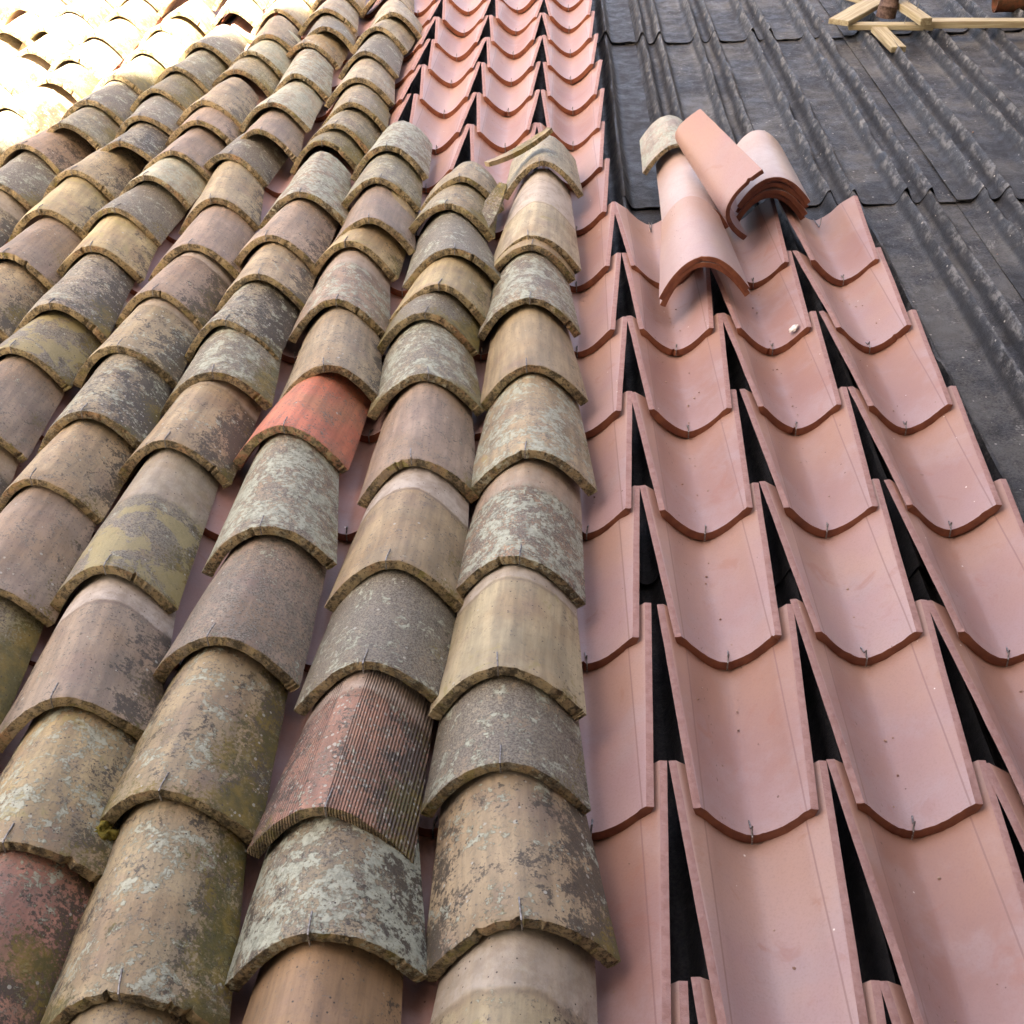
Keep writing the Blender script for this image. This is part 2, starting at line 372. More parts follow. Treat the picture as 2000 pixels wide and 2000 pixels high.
# u, v, crest height, slope, length, look of every old tile
COVERS = [
 [(-0.0946,2.2763,0.196,0.08,0.3,'pale'),(-0.1151,1.792,0.18,0.0377,0.53,'cream'),(-0.1225,1.7508,0.174,0.0952,0.42,'yel'),(-0.1224,1.4442,0.1755,0.0922,0.45,'mint'),(-0.1056,1.1278,0.1736,0.088,0.45,'tanb'),(-0.1015,0.7903,0.179,0.0999,0.45,'tanm'),(-0.1206,0.4667,0.179,0.0999,0.45,'mintr'),(-0.131,0.1868,0.1907,0.1261,0.45,'cream'),(-0.1268,0.008,0.1773,0.0961,0.45,'grey'),(-0.099,-0.2409,0.1726,0.0858,0.45,'tand'),(-0.1158,-0.5658,0.1707,0.0815,0.45,'paly'),(-0.1243,-0.9076,0.155,0.0467,0.45,'mint')],
 [(-0.33,2.2038,0.1852,0.1338,0.11,'tan'),(-0.357,2.0163,0.1809,0.1043,0.45,'mosy'),(-0.3193,1.6921,0.1945,0.1345,0.45,'grey'),(-0.3415,1.4999,0.1888,0.1218,0.45,'yel'),(-0.363,1.379,0.1757,0.0926,0.45,'mosd'),(-0.34,1.0997,0.1733,0.0873,0.45,'mintg'),(-0.3279,0.7762,0.1764,0.0941,0.45,'mauv'),(-0.3388,0.4538,0.1818,0.1062,0.45,'band'),(-0.3419,0.2075,0.1775,0.0967,0.45,'grey'),(-0.3672,-0.0754,0.185,0.1132,0.45,'ribd'),(-0.348,-0.2628,0.1741,0.089,0.45,'mintd'),(-0.3522,-0.5736,0.1716,0.0835,0.45,'brwn'),(-0.3598,-0.9028,0.155,0.0467,0.45,'palg')],
 [(-0.5803,2.4833,0.1837,0.1342,0.37,'mint'),(-0.5809,2.2254,0.1802,0.1027,0.45,'palg'),(-0.5623,1.9065,0.1913,0.1274,0.45,'mauv'),(-0.6023,1.7999,0.1714,0.0831,0.45,'yel'),(-0.5866,1.4607,0.172,0.0844,0.45,'mintp'),(-0.5562,1.1331,0.1812,0.1049,0.45,'tan'),(-0.6089,0.9041,0.1726,0.0857,0.45,'red'),(-0.5811,0.5551,0.1823,0.1072,0.45,'mint'),(-0.6004,0.2709,0.1777,0.0972,0.45,'maug'),(-0.6069,-0.0363,0.1717,0.0837,0.45,'tanl'),(-0.5822,-0.3407,0.1674,0.0742,0.45,'tanl'),(-0.5952,-0.6705,0.1666,0.0724,0.45,'tan'),(-0.5976,-0.9905,0.155,0.0467,0.45,'tand')],
 [(-0.8257,5.5225,0.1751,0.0912,0.45,'palg'),(-0.8335,5.2047,0.1749,0.0909,0.45,'mauv'),(-0.8385,4.8683,0.1711,0.0825,0.45,'mint'),(-0.8333,4.5434,0.152,0.04,0.45,'yel'),(-0.7417,4.0637,0.1859,0.1153,0.45,'pale'),(-0.7848,3.8948,0.1741,0.0892,0.45,'pale'),(-0.7868,3.554,0.1722,0.0849,0.45,'grey'),(-0.773,3.2039,0.1782,0.0982,0.45,'pale'),(-0.7549,2.9111,0.1835,0.1101,0.45,'mosy'),(-0.7805,2.7282,0.1736,0.0881,0.45,'palg'),(-0.8135,2.6283,0.152,0.04,0.45,'gren'),(-0.7983,2.1392,0.1768,0.095,0.45,'mint'),(-0.8168,1.8249,0.1839,0.111,0.45,'pink'),(-0.8094,1.5949,0.1822,0.1072,0.45,'tan'),(-0.8333,1.3546,0.178,0.0978,0.45,'dark'),(-0.8196,1.1277,0.1714,0.0831,0.45,'mintg'),(-0.8447,0.8643,0.1669,0.073,0.45,'tand'),(-0.8431,0.4528,0.1779,0.0977,0.45,'gryy'),(-0.8084,0.1366,0.1791,0.1003,0.45,'bandm'),(-0.79,-0.1243,0.1707,0.0815,0.45,'yell'),(-0.829,-0.4337,0.1714,0.0832,0.45,'redm'),(-0.8325,-0.7732,0.155,0.0467,0.45,'tand')],
 [(-1.0624,5.5115,0.1769,0.0953,0.45,'yel'),(-1.0684,5.1984,0.1763,0.094,0.45,'tand'),(-1.0692,4.8788,0.1734,0.0875,0.45,'grey'),(-1.066,4.5663,0.1688,0.0772,0.45,'band'),(-1.0437,4.1754,0.1821,0.1068,0.45,'pale'),(-1.0055,3.9051,0.1779,0.0976,0.45,'grey'),(-1.0626,3.778,0.152,0.04,0.45,'orng'),(-1.0187,3.2903,0.17,0.08,0.45,'mint'),(-1.0348,2.935,0.1849,0.1132,0.45,'mintw'),(-1.0205,2.653,0.1855,0.1144,0.45,'mauv'),(-1.0886,2.4926,0.1694,0.0787,0.45,'grey'),(-1.0431,2.1275,0.1712,0.0828,0.45,'tan'),(-1.0276,1.7953,0.1778,0.0974,0.45,'mauv'),(-1.0539,1.5274,0.1762,0.0938,0.45,'bandm'),(-1.0615,1.2502,0.1749,0.0908,0.45,'tand'),(-1.047,0.9578,0.1806,0.1035,0.45,'dark'),(-1.0669,0.7318,0.1718,0.0839,0.45,'tan'),(-1.071,0.4234,0.1749,0.0909,0.45,'mauv'),(-1.0681,0.0741,0.1742,0.0893,0.45,'gren'),(-1.0702,-0.2525,0.1678,0.0751,0.45,'grey'),(-1.0682,-0.6019,0.155,0.0467,0.45,'tan')],
 [(-1.3002,5.2739,0.1711,0.0825,0.45,'pale'),(-1.3,4.9471,0.1696,0.079,0.45,'grey'),(-1.2975,4.6541,0.165,0.069,0.45,'orng'),(-1.2923,4.3179,0.152,0.04,0.45,'pale'),(-1.2255,3.8184,0.1785,0.0988,0.45,'tan'),(-1.2519,3.6163,0.1697,0.0794,0.45,'mintw'),(-1.2784,3.4464,0.152,0.04,0.45,'palg'),(-1.2701,2.963,0.1878,0.1195,0.45,'tan'),(-1.2613,2.7777,0.1831,0.1092,0.45,'pink'),(-1.2599,2.4821,0.1879,0.1197,0.45,'mauv'),(-1.2796,2.2853,0.1841,0.1114,0.45,'mintw'),(-1.3233,2.0659,0.1742,0.0893,0.45,'grey'),(-1.3089,1.818,0.1676,0.0747,0.45,'yel'),(-1.282,1.4421,0.188,0.12,0.45,'dark'),(-1.3099,1.2468,0.1791,0.1003,0.45,'gryy'),(-1.3098,0.9459,0.1745,0.09,0.45,'mauv'),(-1.3004,0.6242,0.1717,0.0837,0.45,'tand'),(-1.3041,0.3082,0.1668,0.0728,0.45,'grey'),(-1.3095,-0.0184,0.1634,0.0653,0.45,'tan'),(-1.3109,-0.3533,0.155,0.0467,0.45,'tan')],
 [(-1.5492,5.3272,0.1678,0.0751,0.45,'tan'),(-1.5473,5.0135,0.1665,0.0721,0.45,'yel'),(-1.5425,4.6639,0.1713,0.0828,0.45,'band'),(-1.4967,4.3353,0.152,0.04,0.45,'pale'),(-1.4713,3.7168,0.1779,0.0976,0.45,'grey'),(-1.4901,3.3973,0.1803,0.1029,0.45,'palg'),(-1.5095,3.165,0.1731,0.0869,0.45,'gren'),(-1.4625,2.8402,0.1823,0.1073,0.45,'grey'),(-1.4563,2.5798,0.1867,0.1172,0.45,'dark'),(-1.5484,2.3839,0.1702,0.0806,0.45,'tan'),(-1.5208,2.0575,0.1796,0.1014,0.45,'yel'),(-1.5211,1.7538,0.1833,0.1096,0.45,'mauv'),(-1.5464,1.4906,0.1757,0.0928,0.45,'tan'),(-1.5375,1.161,0.1706,0.0814,0.45,'bandm'),(-1.5488,0.8246,0.1689,0.0775,0.45,'palg'),(-1.5377,0.4958,0.1669,0.0731,0.45,'band'),(-1.5476,0.1728,0.155,0.0467,0.45,'orng')],
 [(-1.7779,5.2585,0.1702,0.0805,0.45,'tan'),(-1.7874,4.9417,0.1661,0.0713,0.45,'tand'),(-1.7873,4.6048,0.1676,0.0748,0.45,'tand'),(-1.6822,4.1771,0.1885,0.1212,0.45,'tan'),(-1.7205,4.0185,0.1717,0.0837,0.45,'yel'),(-1.7035,3.6817,0.1725,0.0855,0.45,'pale'),(-1.7143,3.3531,0.1707,0.0815,0.45,'gren'),(-1.7093,3.022,0.1823,0.1073,0.45,'grey'),(-1.7066,2.767,0.1882,0.1205,0.45,'palg'),(-1.7835,2.6013,0.1786,0.099,0.45,'pink'),(-1.784,2.3078,0.1747,0.0904,0.45,'grey'),(-1.7839,1.9774,0.1717,0.0838,0.45,'tand'),(-1.7766,1.6581,0.1744,0.0899,0.45,'palg'),(-1.7789,1.3446,0.1692,0.0782,0.45,'yel'),(-1.7786,1.0003,0.1683,0.0762,0.45,'grey'),(-1.7803,0.6727,0.1692,0.0781,0.45,'palg'),(-1.7799,0.3398,0.155,0.0467,0.45,'tand')],
 [(-2.0154,5.2963,0.1714,0.083,0.45,'yel'),(-2.024,4.9699,0.1751,0.0913,0.45,'mint'),(-2.0156,4.6363,0.1686,0.0768,0.45,'yel'),(-1.9796,4.2554,0.1733,0.0873,0.45,'tan'),(-1.9861,3.9418,0.1728,0.0862,0.45,'yel'),(-1.9643,3.5935,0.1813,0.105,0.45,'pale'),(-1.949,3.3002,0.1812,0.1049,0.45,'gren'),(-2.0139,3.0457,0.1743,0.0895,0.45,'tand'),(-2.0181,2.731,0.1757,0.0927,0.45,'palg'),(-2.0183,2.4119,0.1681,0.0759,0.45,'band'),(-2.0171,2.0842,0.17,0.0801,0.45,'yel'),(-2.0235,1.7354,0.1758,0.0929,0.45,'band'),(-2.0152,1.4204,0.1752,0.0916,0.45,'tand'),(-2.0231,1.1021,0.1704,0.0808,0.45,'tan'),(-2.015,0.769,0.155,0.0467,0.45,'orng')],
 [(-2.2521,5.3991,0.1709,0.0821,0.45,'mauv'),(-2.2591,5.0639,0.1748,0.0906,0.45,'tan'),(-2.248,4.7182,0.1759,0.0932,0.45,'mauv'),(-2.2507,4.4098,0.1668,0.073,0.45,'tand'),(-2.2504,4.0849,0.1652,0.0693,0.45,'band'),(-2.1708,3.7088,0.1767,0.0949,0.45,'tan'),(-2.2535,3.4474,0.1728,0.0862,0.45,'band'),(-2.2597,3.1291,0.1772,0.096,0.45,'mint'),(-2.2491,2.8142,0.1729,0.0865,0.45,'palg'),(-2.2492,2.4825,0.1724,0.0852,0.45,'tand'),(-2.2587,2.1456,0.1735,0.0879,0.45,'tand'),(-2.2499,1.8095,0.174,0.089,0.45,'grey'),(-2.2569,1.475,0.1651,0.0691,0.45,'tand'),(-2.2526,1.1312,0.155,0.0467,0.45,'mint')],
 [(-2.4847,5.4486,0.1689,0.0775,0.45,'pale'),(-2.4854,5.1211,0.175,0.0912,0.45,'band'),(-2.4884,4.7883,0.1682,0.076,0.45,'yel'),(-2.488,4.4528,0.1693,0.0784,0.45,'band'),(-2.4004,4.0353,0.1778,0.0972,0.45,'pale'),(-2.4958,3.8162,0.171,0.0822,0.45,'pale'),(-2.4927,3.4932,0.1674,0.0743,0.45,'yel'),(-2.4952,3.156,0.1672,0.0738,0.45,'pale'),(-2.4937,2.8083,0.1709,0.082,0.45,'orng'),(-2.4866,2.4936,0.172,0.0844,0.45,'band'),(-2.4922,2.1783,0.1701,0.0801,0.45,'tan'),(-2.4923,1.8298,0.164,0.0668,0.45,'pale'),(-2.498,1.4823,0.155,0.0467,0.45,'mauv')],
 [(-2.722,5.2434,0.169,0.0778,0.45,'palg'),(-2.7352,4.9281,0.1722,0.0849,0.45,'grey'),(-2.7315,4.5846,0.1683,0.0762,0.45,'yel'),(-2.726,4.2397,0.1708,0.0818,0.45,'tand'),(-2.7369,3.9244,0.1674,0.0743,0.45,'tan'),(-2.7269,3.5962,0.1677,0.0749,0.45,'band'),(-2.7295,3.2499,0.1724,0.0853,0.45,'band'),(-2.7332,2.9312,0.1769,0.0952,0.45,'tand'),(-2.7321,2.6156,0.1705,0.0812,0.45,'palg'),(-2.7263,2.279,0.1644,0.0675,0.45,'pale'),(-2.7346,1.9386,0.155,0.0467,0.45,'pale')],
 [(-2.9597,5.3445,0.1659,0.0709,0.45,'tand'),(-2.9705,4.9983,0.1688,0.0774,0.45,'band'),(-2.9644,4.6741,0.1729,0.0864,0.45,'palg'),(-2.966,4.3571,0.1727,0.086,0.45,'orng'),(-2.9638,4.0205,0.1719,0.0843,0.45,'palg'),(-2.97,3.7162,0.1712,0.0827,0.45,'mint'),(-2.9668,3.4121,0.1691,0.0779,0.45,'band'),(-2.9658,3.09,0.1719,0.0842,0.45,'yel'),(-2.9722,2.7527,0.1711,0.0825,0.45,'orng'),(-2.9682,2.4342,0.155,0.0467,0.45,'band')],
 [(-3.2038,5.3181,0.1746,0.0903,0.45,'mint'),(-3.2112,5.0098,0.1725,0.0856,0.45,'orng'),(-3.2007,4.7143,0.1707,0.0815,0.45,'band'),(-3.2036,4.3819,0.169,0.0778,0.45,'pale'),(-3.2024,4.0573,0.1697,0.0793,0.45,'band'),(-3.2056,3.724,0.1783,0.0984,0.45,'tand'),(-3.1983,3.4325,0.1688,0.0773,0.45,'tan'),(-3.1987,3.0936,0.1628,0.064,0.45,'pale'),(-3.2088,2.7565,0.155,0.0467,0.45,'mauv')],
]

MOSS = (-0.705, -0.051, .095)
# ------------------------------------------------------------------ the large structure
def slab(name, u0, u1, v0, v1, n0, n1, mat, world=False, **k):
    V = [(x, y, z) for x in (u0, u1) for y in (v0, v1) for z in (n0, n1)]
    F = [(0, 1, 3, 2), (4, 6, 7, 5), (0, 4, 5, 1), (2, 3, 7, 6), (0, 2, 6, 4), (1, 5, 7, 3)]
    me = mesh(name, V, F, [mat], smooth=False)
    o = link(name, me, None, Matrix.Identity(4), **k)
    if world: o.matrix_world = Matrix.Identity(4)
    return o
g = mesh('ground', [(-1500, -1500, -6), (1500, -1500, -6), (1500, 1500, -6), (-1500, 1500, -6)], [(0, 1, 2, 3)], [MGRND], smooth=False)
link('ground', g, kind='structure')
slab('roof_deck', -3.9, 3.0, -1.9, 6.4, -.22, -.072, MDECK, label='dark boarded roof deck under the black corrugated sheets and the tiles', cat='roof')
slab('house_walls', -3.7, 2.8, -1.0, 5.6, -6, -.62, MWALL, True, label='rendered walls of the house below the tiled roof', cat='house')
# the tall house down the slope, behind the camera: its left edge throws the shadow line A-B
c0 = A - az*6.6; nrm = Vector((az.y, -az.x, 0))
def tall_house():
    ex = Vector((1, 0, 0)); ey = Vector((0, -1, 0))
    o = Vector((c0.x, c0.y, 0)); W_, D_ = 17, 9
    V = []; F = []
    pts = [o, o+ex*W_, o+ex*W_+ey*D_, o+ey*D_]
    for z in (-6, 19):
        V += [(q.x, q.y, z) for q in pts]
    F = [(0, 1, 5, 4), (1, 2, 6, 5), (2, 3, 7, 6), (3, 0, 4, 7), (4, 5, 6, 7), (3, 2, 1, 0)]
    root = link('tall_house', mesh('tall_house', V, F, [MWALL], smooth=False), label='tall rendered neighbouring house whose shade falls across the roof', cat='house')
    root.matrix_world = Matrix.Identity(4)
    V = []; F = []
    for a, b in ((-.4, 0.0),):
        e = [o+Vector((-0.0, .4, 0)), o+ex*(W_+.4)+Vector((0, .4, 0)), o+ex*(W_+.4)+ey*(D_+.4), o+ey*(D_+.4)]
        V += [(q.x, q.y, 19.003) for q in e] + [(q.x, q.y, 19.2) for q in e]
    F = [(0, 1, 5, 4), (1, 2, 6, 5), (2, 3, 7, 6), (3, 0, 4, 7), (4, 5, 6, 7), (3, 2, 1, 0)]
    link('roof_slab', mesh('roof_slab', V, F, [MWALL], smooth=False), root)
    pts2 = [Vector((4.2, o.y+.003, 0)), Vector((8.5, o.y+.003, 0)), Vector((8.5, 14, 0)), Vector((4.2, 14, 0))]  # wing added out of view to cut sky light from the right
    V = []
    for z in (-6, 5): V += [(q.x, q.y, z) for q in pts2]
    link('added_sky_block', mesh('added_sky_block', V, [(0, 1, 5, 4), (1, 2, 6, 5), (2, 3, 7, 6), (3, 0, 4, 7), (4, 5, 6, 7), (3, 2, 1, 0)], [MWALL], smooth=False), root)
    for i in range(5):
        for j in range(4):
            x = o.x + 1.6 + i*3.2; z = -3.5 + j*4; y = o.y + .012
            V = [(x+a, y+b, z+c) for a in (0, 1.2) for b in (-.008, .03) for c in (0, 1.8)]
            F = [(0, 1, 3, 2), (4, 6, 7, 5), (0, 4, 5, 1), (2, 3, 7, 6), (0, 2, 6, 4), (1, 5, 7, 3)]
            link('shutter', mesh('shutter', V, F, [MBARK], smooth=False), root)
tall_house()

# black corrugated bitumen sheets: twin ridges under every gap between two tile columns
def sheet(u0, u1, v0, v1, seed, lift):
    nx, ny = int((u1-u0)/.0075), 56
    V, F = [], []
    uc, vc = u0, v0
    for s in (0, 1):
        for j in range(ny+1):
            v = (v1-v0)*j/ny
            for i in range(nx+1):
                u = u0 + (u1-u0)*i/nx
                d = (u/p) % 1.0 - .5; d *= p
                w = .0015*nz(u*4, (v+v0)*9, seed) ; d += w*2 + .0045*nz(floorp(u)*7.7, (v+v0)*3.2, seed)
                amp = .051*(1 + .12*nz(floorp(u)*3, (v+v0)*2.5, seed*2))
                if nz(floorp(u)*5.1, (v+v0)*4, seed+9) > .42: amp *= .78
                z = amp*(exp(-((d-.037)/.0165)**2) + exp(-((d+.037)/.0165)**2))
                z += .0035*nz(u*6, (v+v0)*5, seed+3) + .0012*nz(u*30, (v+v0)*24, seed+5)
                z += lift*(1 - v/(v1-v0))
                z += .004*max(0, 1-v/.12)*nz(u*22, 3, seed)          # curled lower edge
                yy = v + .004*nz(u*18, 1, seed)*max(0, 1-v/.05)
                V.append((u-uc, yy, z - .0035*s))
    N = (nx+1)*(ny+1); a = lambda s, j, i: s*N + j*(nx+1) + i
    for j in range(ny):
        for i in range(nx):
            F.append((a(0, j, i), a(0, j, i+1), a(0, j+1, i+1), a(0, j+1, i)))
            F.append((a(1, j, i), a(1, j+1, i), a(1, j+1, i+1), a(1, j, i+1)))
    for i in range(nx):
        F.append((a(0, 0, i), a(1, 0, i), a(1, 0, i+1), a(0, 0, i+1)))
        F.append((a(0, ny, i), a(0, ny, i+1), a(1, ny, i+1), a(1, ny, i)))
    for j in range(ny):
        F.append((a(0, j, 0), a(0, j+1, 0), a(1, j+1, 0), a(1, j, 0)))
        F.append((a(0, j, nx), a(1, j, nx), a(1, j+1, nx), a(0, j+1, nx)))
    return mesh('corrugated_sheet', V, F, [MF], sharp=50)
def floorp(u): return math.floor(u/p)
VJ = [-1.20, .61, 2.42, 4.23]; UJ = [-1.64, -.70, .24, 1.18, 2.12]
where_v = ['at the very bottom', 'ending halfway down the channels', 'ending below the loose pile', 'ending below the wooden boards']
where_u = ['in gaps by the upper channels', 'in gaps between middle channels', 'beside the pink channels', 'lying in the open on the right', 'far right edge']
for j, v0 in enumerate(VJ):
    for i, u0 in enumerate(UJ):
        if i == 4 and j < 2: continue
        me = sheet(u0, u0+.985, v0, v0+1.92, i*3.7+j*1.3, .0085 + (.004 if (i % 2) else 0))
        o = link('corrugated_sheet', me, None, T(u0, v0, -.026 if i % 2 else -.030), 'black corrugated roofing sheet %s, %s' % (where_v[j].replace(', below the pink channels', ''), where_u[i]), 'roofing sheet', 'black corrugated sheets')
        o['dusty'] = .05 if i < 2 else 1.; o['bare'] = .60 if (i == 2 and j < 2) else -1.

# ------------------------------------------------------------------ clips
clip_me = tube([(0, .030, .0025), (0, .004, .0035), (0, -.0045, .002), (0, -.0055, -.006), (0, -.005, -.0165)], .0014, MWIRE, 'wire_clip')
clip2_me = tube([(0, .026, .0015), (0, .010, .0035), (.001, .006, .012), (0, .002, .003), (0, -.0035, .001), (0, -.0045, -.015)], .0014, MWIRE, 'wire_clip')
ORD = ['first', 'second', 'third', 'fourth', 'fifth', 'sixth', 'seventh', 'eighth', 'ninth', 'tenth', 'eleventh', 'twelfth', 'thirteenth', 'fourteenth', 'fifteenth', 'sixteenth', 'seventeenth', 'eighteenth', 'nineteenth', 'twentieth', 'twenty-first', 'twenty-second', 'twenty-third']
rnd = random.Random(11)

# ------------------------------------------------------------------ new channel tiles
CM = [channel_mesh(i*1.37+.3, chips=(0, 1, 0, 2)[i % 4]) for i in range(16)]
cnames = {0: 'the pink channel beside the old tiles', 1: 'the first wholly open pink column', 2: 'the middle open pink column', 3: 'the rightmost pink column', -1: 'the second upper pink column from the sheets', -2: 'the third upper pink column from the sheets', -3: 'the fourth upper pink column, half covered'}
for c in range(-13, 4):
    lo_k = {0: -2, 1: -2, 2: -2, 3: -1}.get(c, max(-2, int((-c-3)*.8)-2)); hi_k = 5 if c > 0 else 15
    seen = -1
    for k in range(hi_k, lo_k-1, -1):
        if not in_view(c*p, k*DV, .05): continue
        seen += 1
        u = c*p + rnd.uniform(-.003, .003); v = k*DV + rnd.uniform(-.006, .006)
        o = link('channel_tile', None, None, T(u, v, .030, rnd.uniform(-.016, .016), -.057, rnd.uniform(-.012, .012)))
        if c > 0: lab = 'new pink clay channel tile, %s from the top in %s' % (ORD[seen], cnames[c])
        elif c in (0, -1, -2, -3):
            lab = 'pink concave tile, %s row from the top, %s' % (ORD[seen], cnames[c])
        else: lab = 'pink tile sliver in the %s valley between old columns, %s row from the top' % (ORD[-c-4], ORD[seen])
        o['label'] = lab; o['category'] = 'roof tile'; o['group'] = 'new pink channel tiles'
        link('tile_body', CM[rnd.randrange(16)], o, Matrix.Identity(4))
        if c > -4:
            link('wire_clip', clip2_me, o, T(rnd.uniform(-.004, .004), 0, 0, rnd.uniform(-.2, .2)))
        if c == 2 and k == 4: dab_parent = o
        if c in (1, 3) and k == 5:
            s = 1 if c == 3 else -1
            hk = tube([(-.004*s, .45, .006), (0, .43, .004), (.004*s, .385, .004), (.006*s, .383, .012), (.010*s, .40, .026)], .0014, MWIRE, 'wire_hook')
            link('wire_hook', hk, o, Matrix.Identity(4))

# ------------------------------------------------------------------ old cover tiles
STY = {  # clay, lichen, grime, dark, moss, gold, band, spots, words
 'tan':  ((.44, .33, .23), .40, .45, .50, .2, .1, .0, .2, 'plain tan'),
 'tanb': ((.43, .30, .19), .15, .30, .15, .25, .1, .0, .1, 'smooth brown-tan'),
 'tanl': ((.43, .32, .22), .62, .45, .62, .65, .1, .0, .35, 'tan lichen-patched'),
 'tanm': ((.42, .32, .22), .80, .50, .10, .35, .35, .0, .2, 'tan mint-patched'),
 'tand': ((.42, .31, .21),   .55, .35, .65, .3, .1, .5, .5, 'tan black-stained'),
 'pale': ((.50, .43, .34), .60, .50, .1, .2, .1, .0, .2, 'pale chalky'),
 'paly': ((.52, .42, .29), .55, .30, .45, .2, .5, .6, .2, 'pale yellow-streaked'),
 'cream':((.52, .43, .31), .25, .25, .1, .15, .5, .8, .1, 'smooth cream'),
 'yel':  ((.48, .36, .20), .30, .30, .35, .30, .6, .0, .3, 'yellow-buff'),
 'yell': ((.47, .36, .21), .70, .50, .55, .30, .5, .0, .3, 'yellow-buff lichened'),
 'gryy': ((.34, .29, .22), .50, .80, .3, .45, .9, .4, .2, 'yellow-grey lichened'),
 'mint': ((.40, .31, .25), .95, .75, .2, .30, .1, .0, .3, 'mint-mottled'),
 'mintr':((.42, .24, .17), .98, .85, .35, .10, .0, .4, .3, 'reddish mint-mottled'),
 'mintp':((.42, .28, .23), .85, .60, .1, .15, .0, .4, .2, 'pinkish mint-topped'),
 'mintg':((.36, .31, .24), .85, .85, .3, .65, .0, .0, .3, 'green-grey mint-flecked'),
 'mintd':((.38, .30, .22), 1.0, .75, .8, .25, .1, .3, .5, 'mint-and-black blotched'),
 'mintw':((.55, .50, .44), .90, .30, .1, .1, .0, .0, .1, 'whitish'),
 'palg': ((.42, .38, .28), .60, .70, .2, .55, .1, .0, .3, 'pale green-grey'),
 'mauv': ((.34, .24, .21), .25, .45, .15, .2, .0, .0, .3, 'smooth mauve-brown'),
 'maug': ((.32, .23, .20), .45, .75, .1, .2, .0, .0, .2, 'mauve-grey'),
 'band': ((.43, .31, .20), .15, .35, .15, .3, .1, 1., .3, 'white-banded tan'),
 'bandm':((.36, .26, .22), .35, .45, .55, .3, .1, 1., .3, 'white-banded mauve'),
 'grey': ((.36, .31, .25), .65, 1.0, .2, .3, .0, .0, .4, 'grey granular'),
 'mosy': ((.40, .33, .22), .60, .65, .2, .75, .4, .0, .3, 'golden-mossed'),
 'mosd': ((.36, .31, .23), .55, .95, .5, .80, .4, .0, .3, 'dark mossy'),
 'gren': ((.31, .29, .18), .45, .80, .3, .75, .0, .0, .2, 'dull green'),
 'dark': ((.40, .34, .27), .60, .70, .85, .40, .1, .0, .8, 'black-blotched'),
 'orng': ((.42, .28, .17), .70, .55, .2, .3, .1, .0, .2, 'orange-lipped grey'),
 'pink': ((.42, .29, .25), .30, .45, .45, .2, .0, .0, .3, 'pink-brown'),
 'red':  ((.72, .155, .095),   .15, .48, .0, .0, .0, .0, .1, 'brick-red smooth'),
 'redm': ((.46, .18, .15), .6, .6, .7, .55, .0, .0, .3, 'red mossy'),
 'ribd': ((.42, .17, .13),   .45, .50, .7, .55, .0, .6, 1.35, 'ribbed red-brown'),
 'brwn': ((.40, .22, .12), .05, .20, .25, .1, .0, .0, .1, 'orange-brown smooth'),
}
CW = ['first old column beside the pink channels', 'second old column from the pink channels', 'third old column from the pink channels'] + ['%s old column from the pink channels' % ORD[i] for i in range(3, 14)]
for c, rows in enumerate(COVERS):
    seen = -1
    for i, (u, v, h, sl, ln, st) in enumerate(rows):
        if not in_view(u, v, h): continue
        seen += 1
        clay, li, gr, da, mo, go, ba, sp, words = STY[st]
        seed = c*17.3 + i*2.1 + .5
        near = v < 2.2
        w0 = rnd.uniform(.238, .266); w1 = rnd.uniform(.174, .190)
        me = cover_mesh(seed, w0, w1, H0=rnd.uniform(.094, .102), H1=.080, ln=ln*rnd.uniform(.98, 1.03), t=rnd.uniform(.016, .019), warp=rnd.uniform(.004, .008),
                        jit=rnd.uniform(.0018, .0034), chips=rnd.choice((0, 1, 2, 4)), pw=rnd.uniform(1.8, 2.0))
        yaw = rnd.uniform(-.01, .01)
        if i > 0: yaw = -math.atan2(rows[i-1][0]-u, max(.3, rows[i-1][1]-v))*.85
        root = link('cover_tile', None, None, T(u, v, h, max(-.12, min(.12, yaw)), -math.atan(sl), rnd.uniform(-.03, .03)))
        o = link('tile_body', me, root, Matrix.Identity(4))
        j = lambda x: max(0., x + rnd.uniform(-.06, .06)) if x > .05 else x
        br_ = rnd.uniform(.88, 1.12); o['clay'] = [k_*w_*br_*rnd.uniform(.97, 1.03) for k_, w_ in zip(clay, (.99, 1.06, .98))]
        for key, val in zip(('lichen', 'grime', 'dark', 'moss', 'gold', 'band', 'spots'), (li, gr, da, mo, go, ba, sp)): o[key] = j(val)
        o['ribs'] = 1. if st == 'ribd' else 0.
        o = root
        o['label'] = '%s old tile, %s from top, %s old column left of pink channels' % (words, ORD[seen], ORD[c])
        o['category'] = 'roof tile'; o['group'] = 'old weathered cover tiles'
        link('wire_clip', clip_me, o, T(rnd.uniform(-.012, .012), 0, 0, rnd.uniform(-.12, .12)))
        if c == 1 and st == 'x': pass
        if c == 3 and i == len(rows)-1: pass

# ------------------------------------------------------------------ loose tiles in the pile
def loose(name, label, M, seed, old=False, w0=.198, w1=.150, ln=.40, H0=.078, H1=.062, style='pale', dust=0., grp='loose tiles piled on the channels'):
    me = cover_mesh(seed, w0, w1, H0, H1, ln, .0135, .0012 if not old else .003, .0004 if not old else .0014, .0035, 1 if not old else 3, [MO, MOE, MO] if old else [MN, MNE, MNR], 2.0, name)
    o = link(name, me, None, M, label, 'roof tile', grp)
    o['dust'] = dust; o['loose'] = 1.  # strength of the sky glare painted into this tile's colour
    if old:
        clay, li, gr, da, mo, go, ba, sp, w = STY[style]
        o['clay'] = list(clay)
        for key, val in zip(('lichen', 'grime', 'dark', 'moss', 'gold', 'band', 'spots'), (li, gr, da, mo, go, ba, sp)): o[key] = val
        o['ribs'] = 0.
    return o
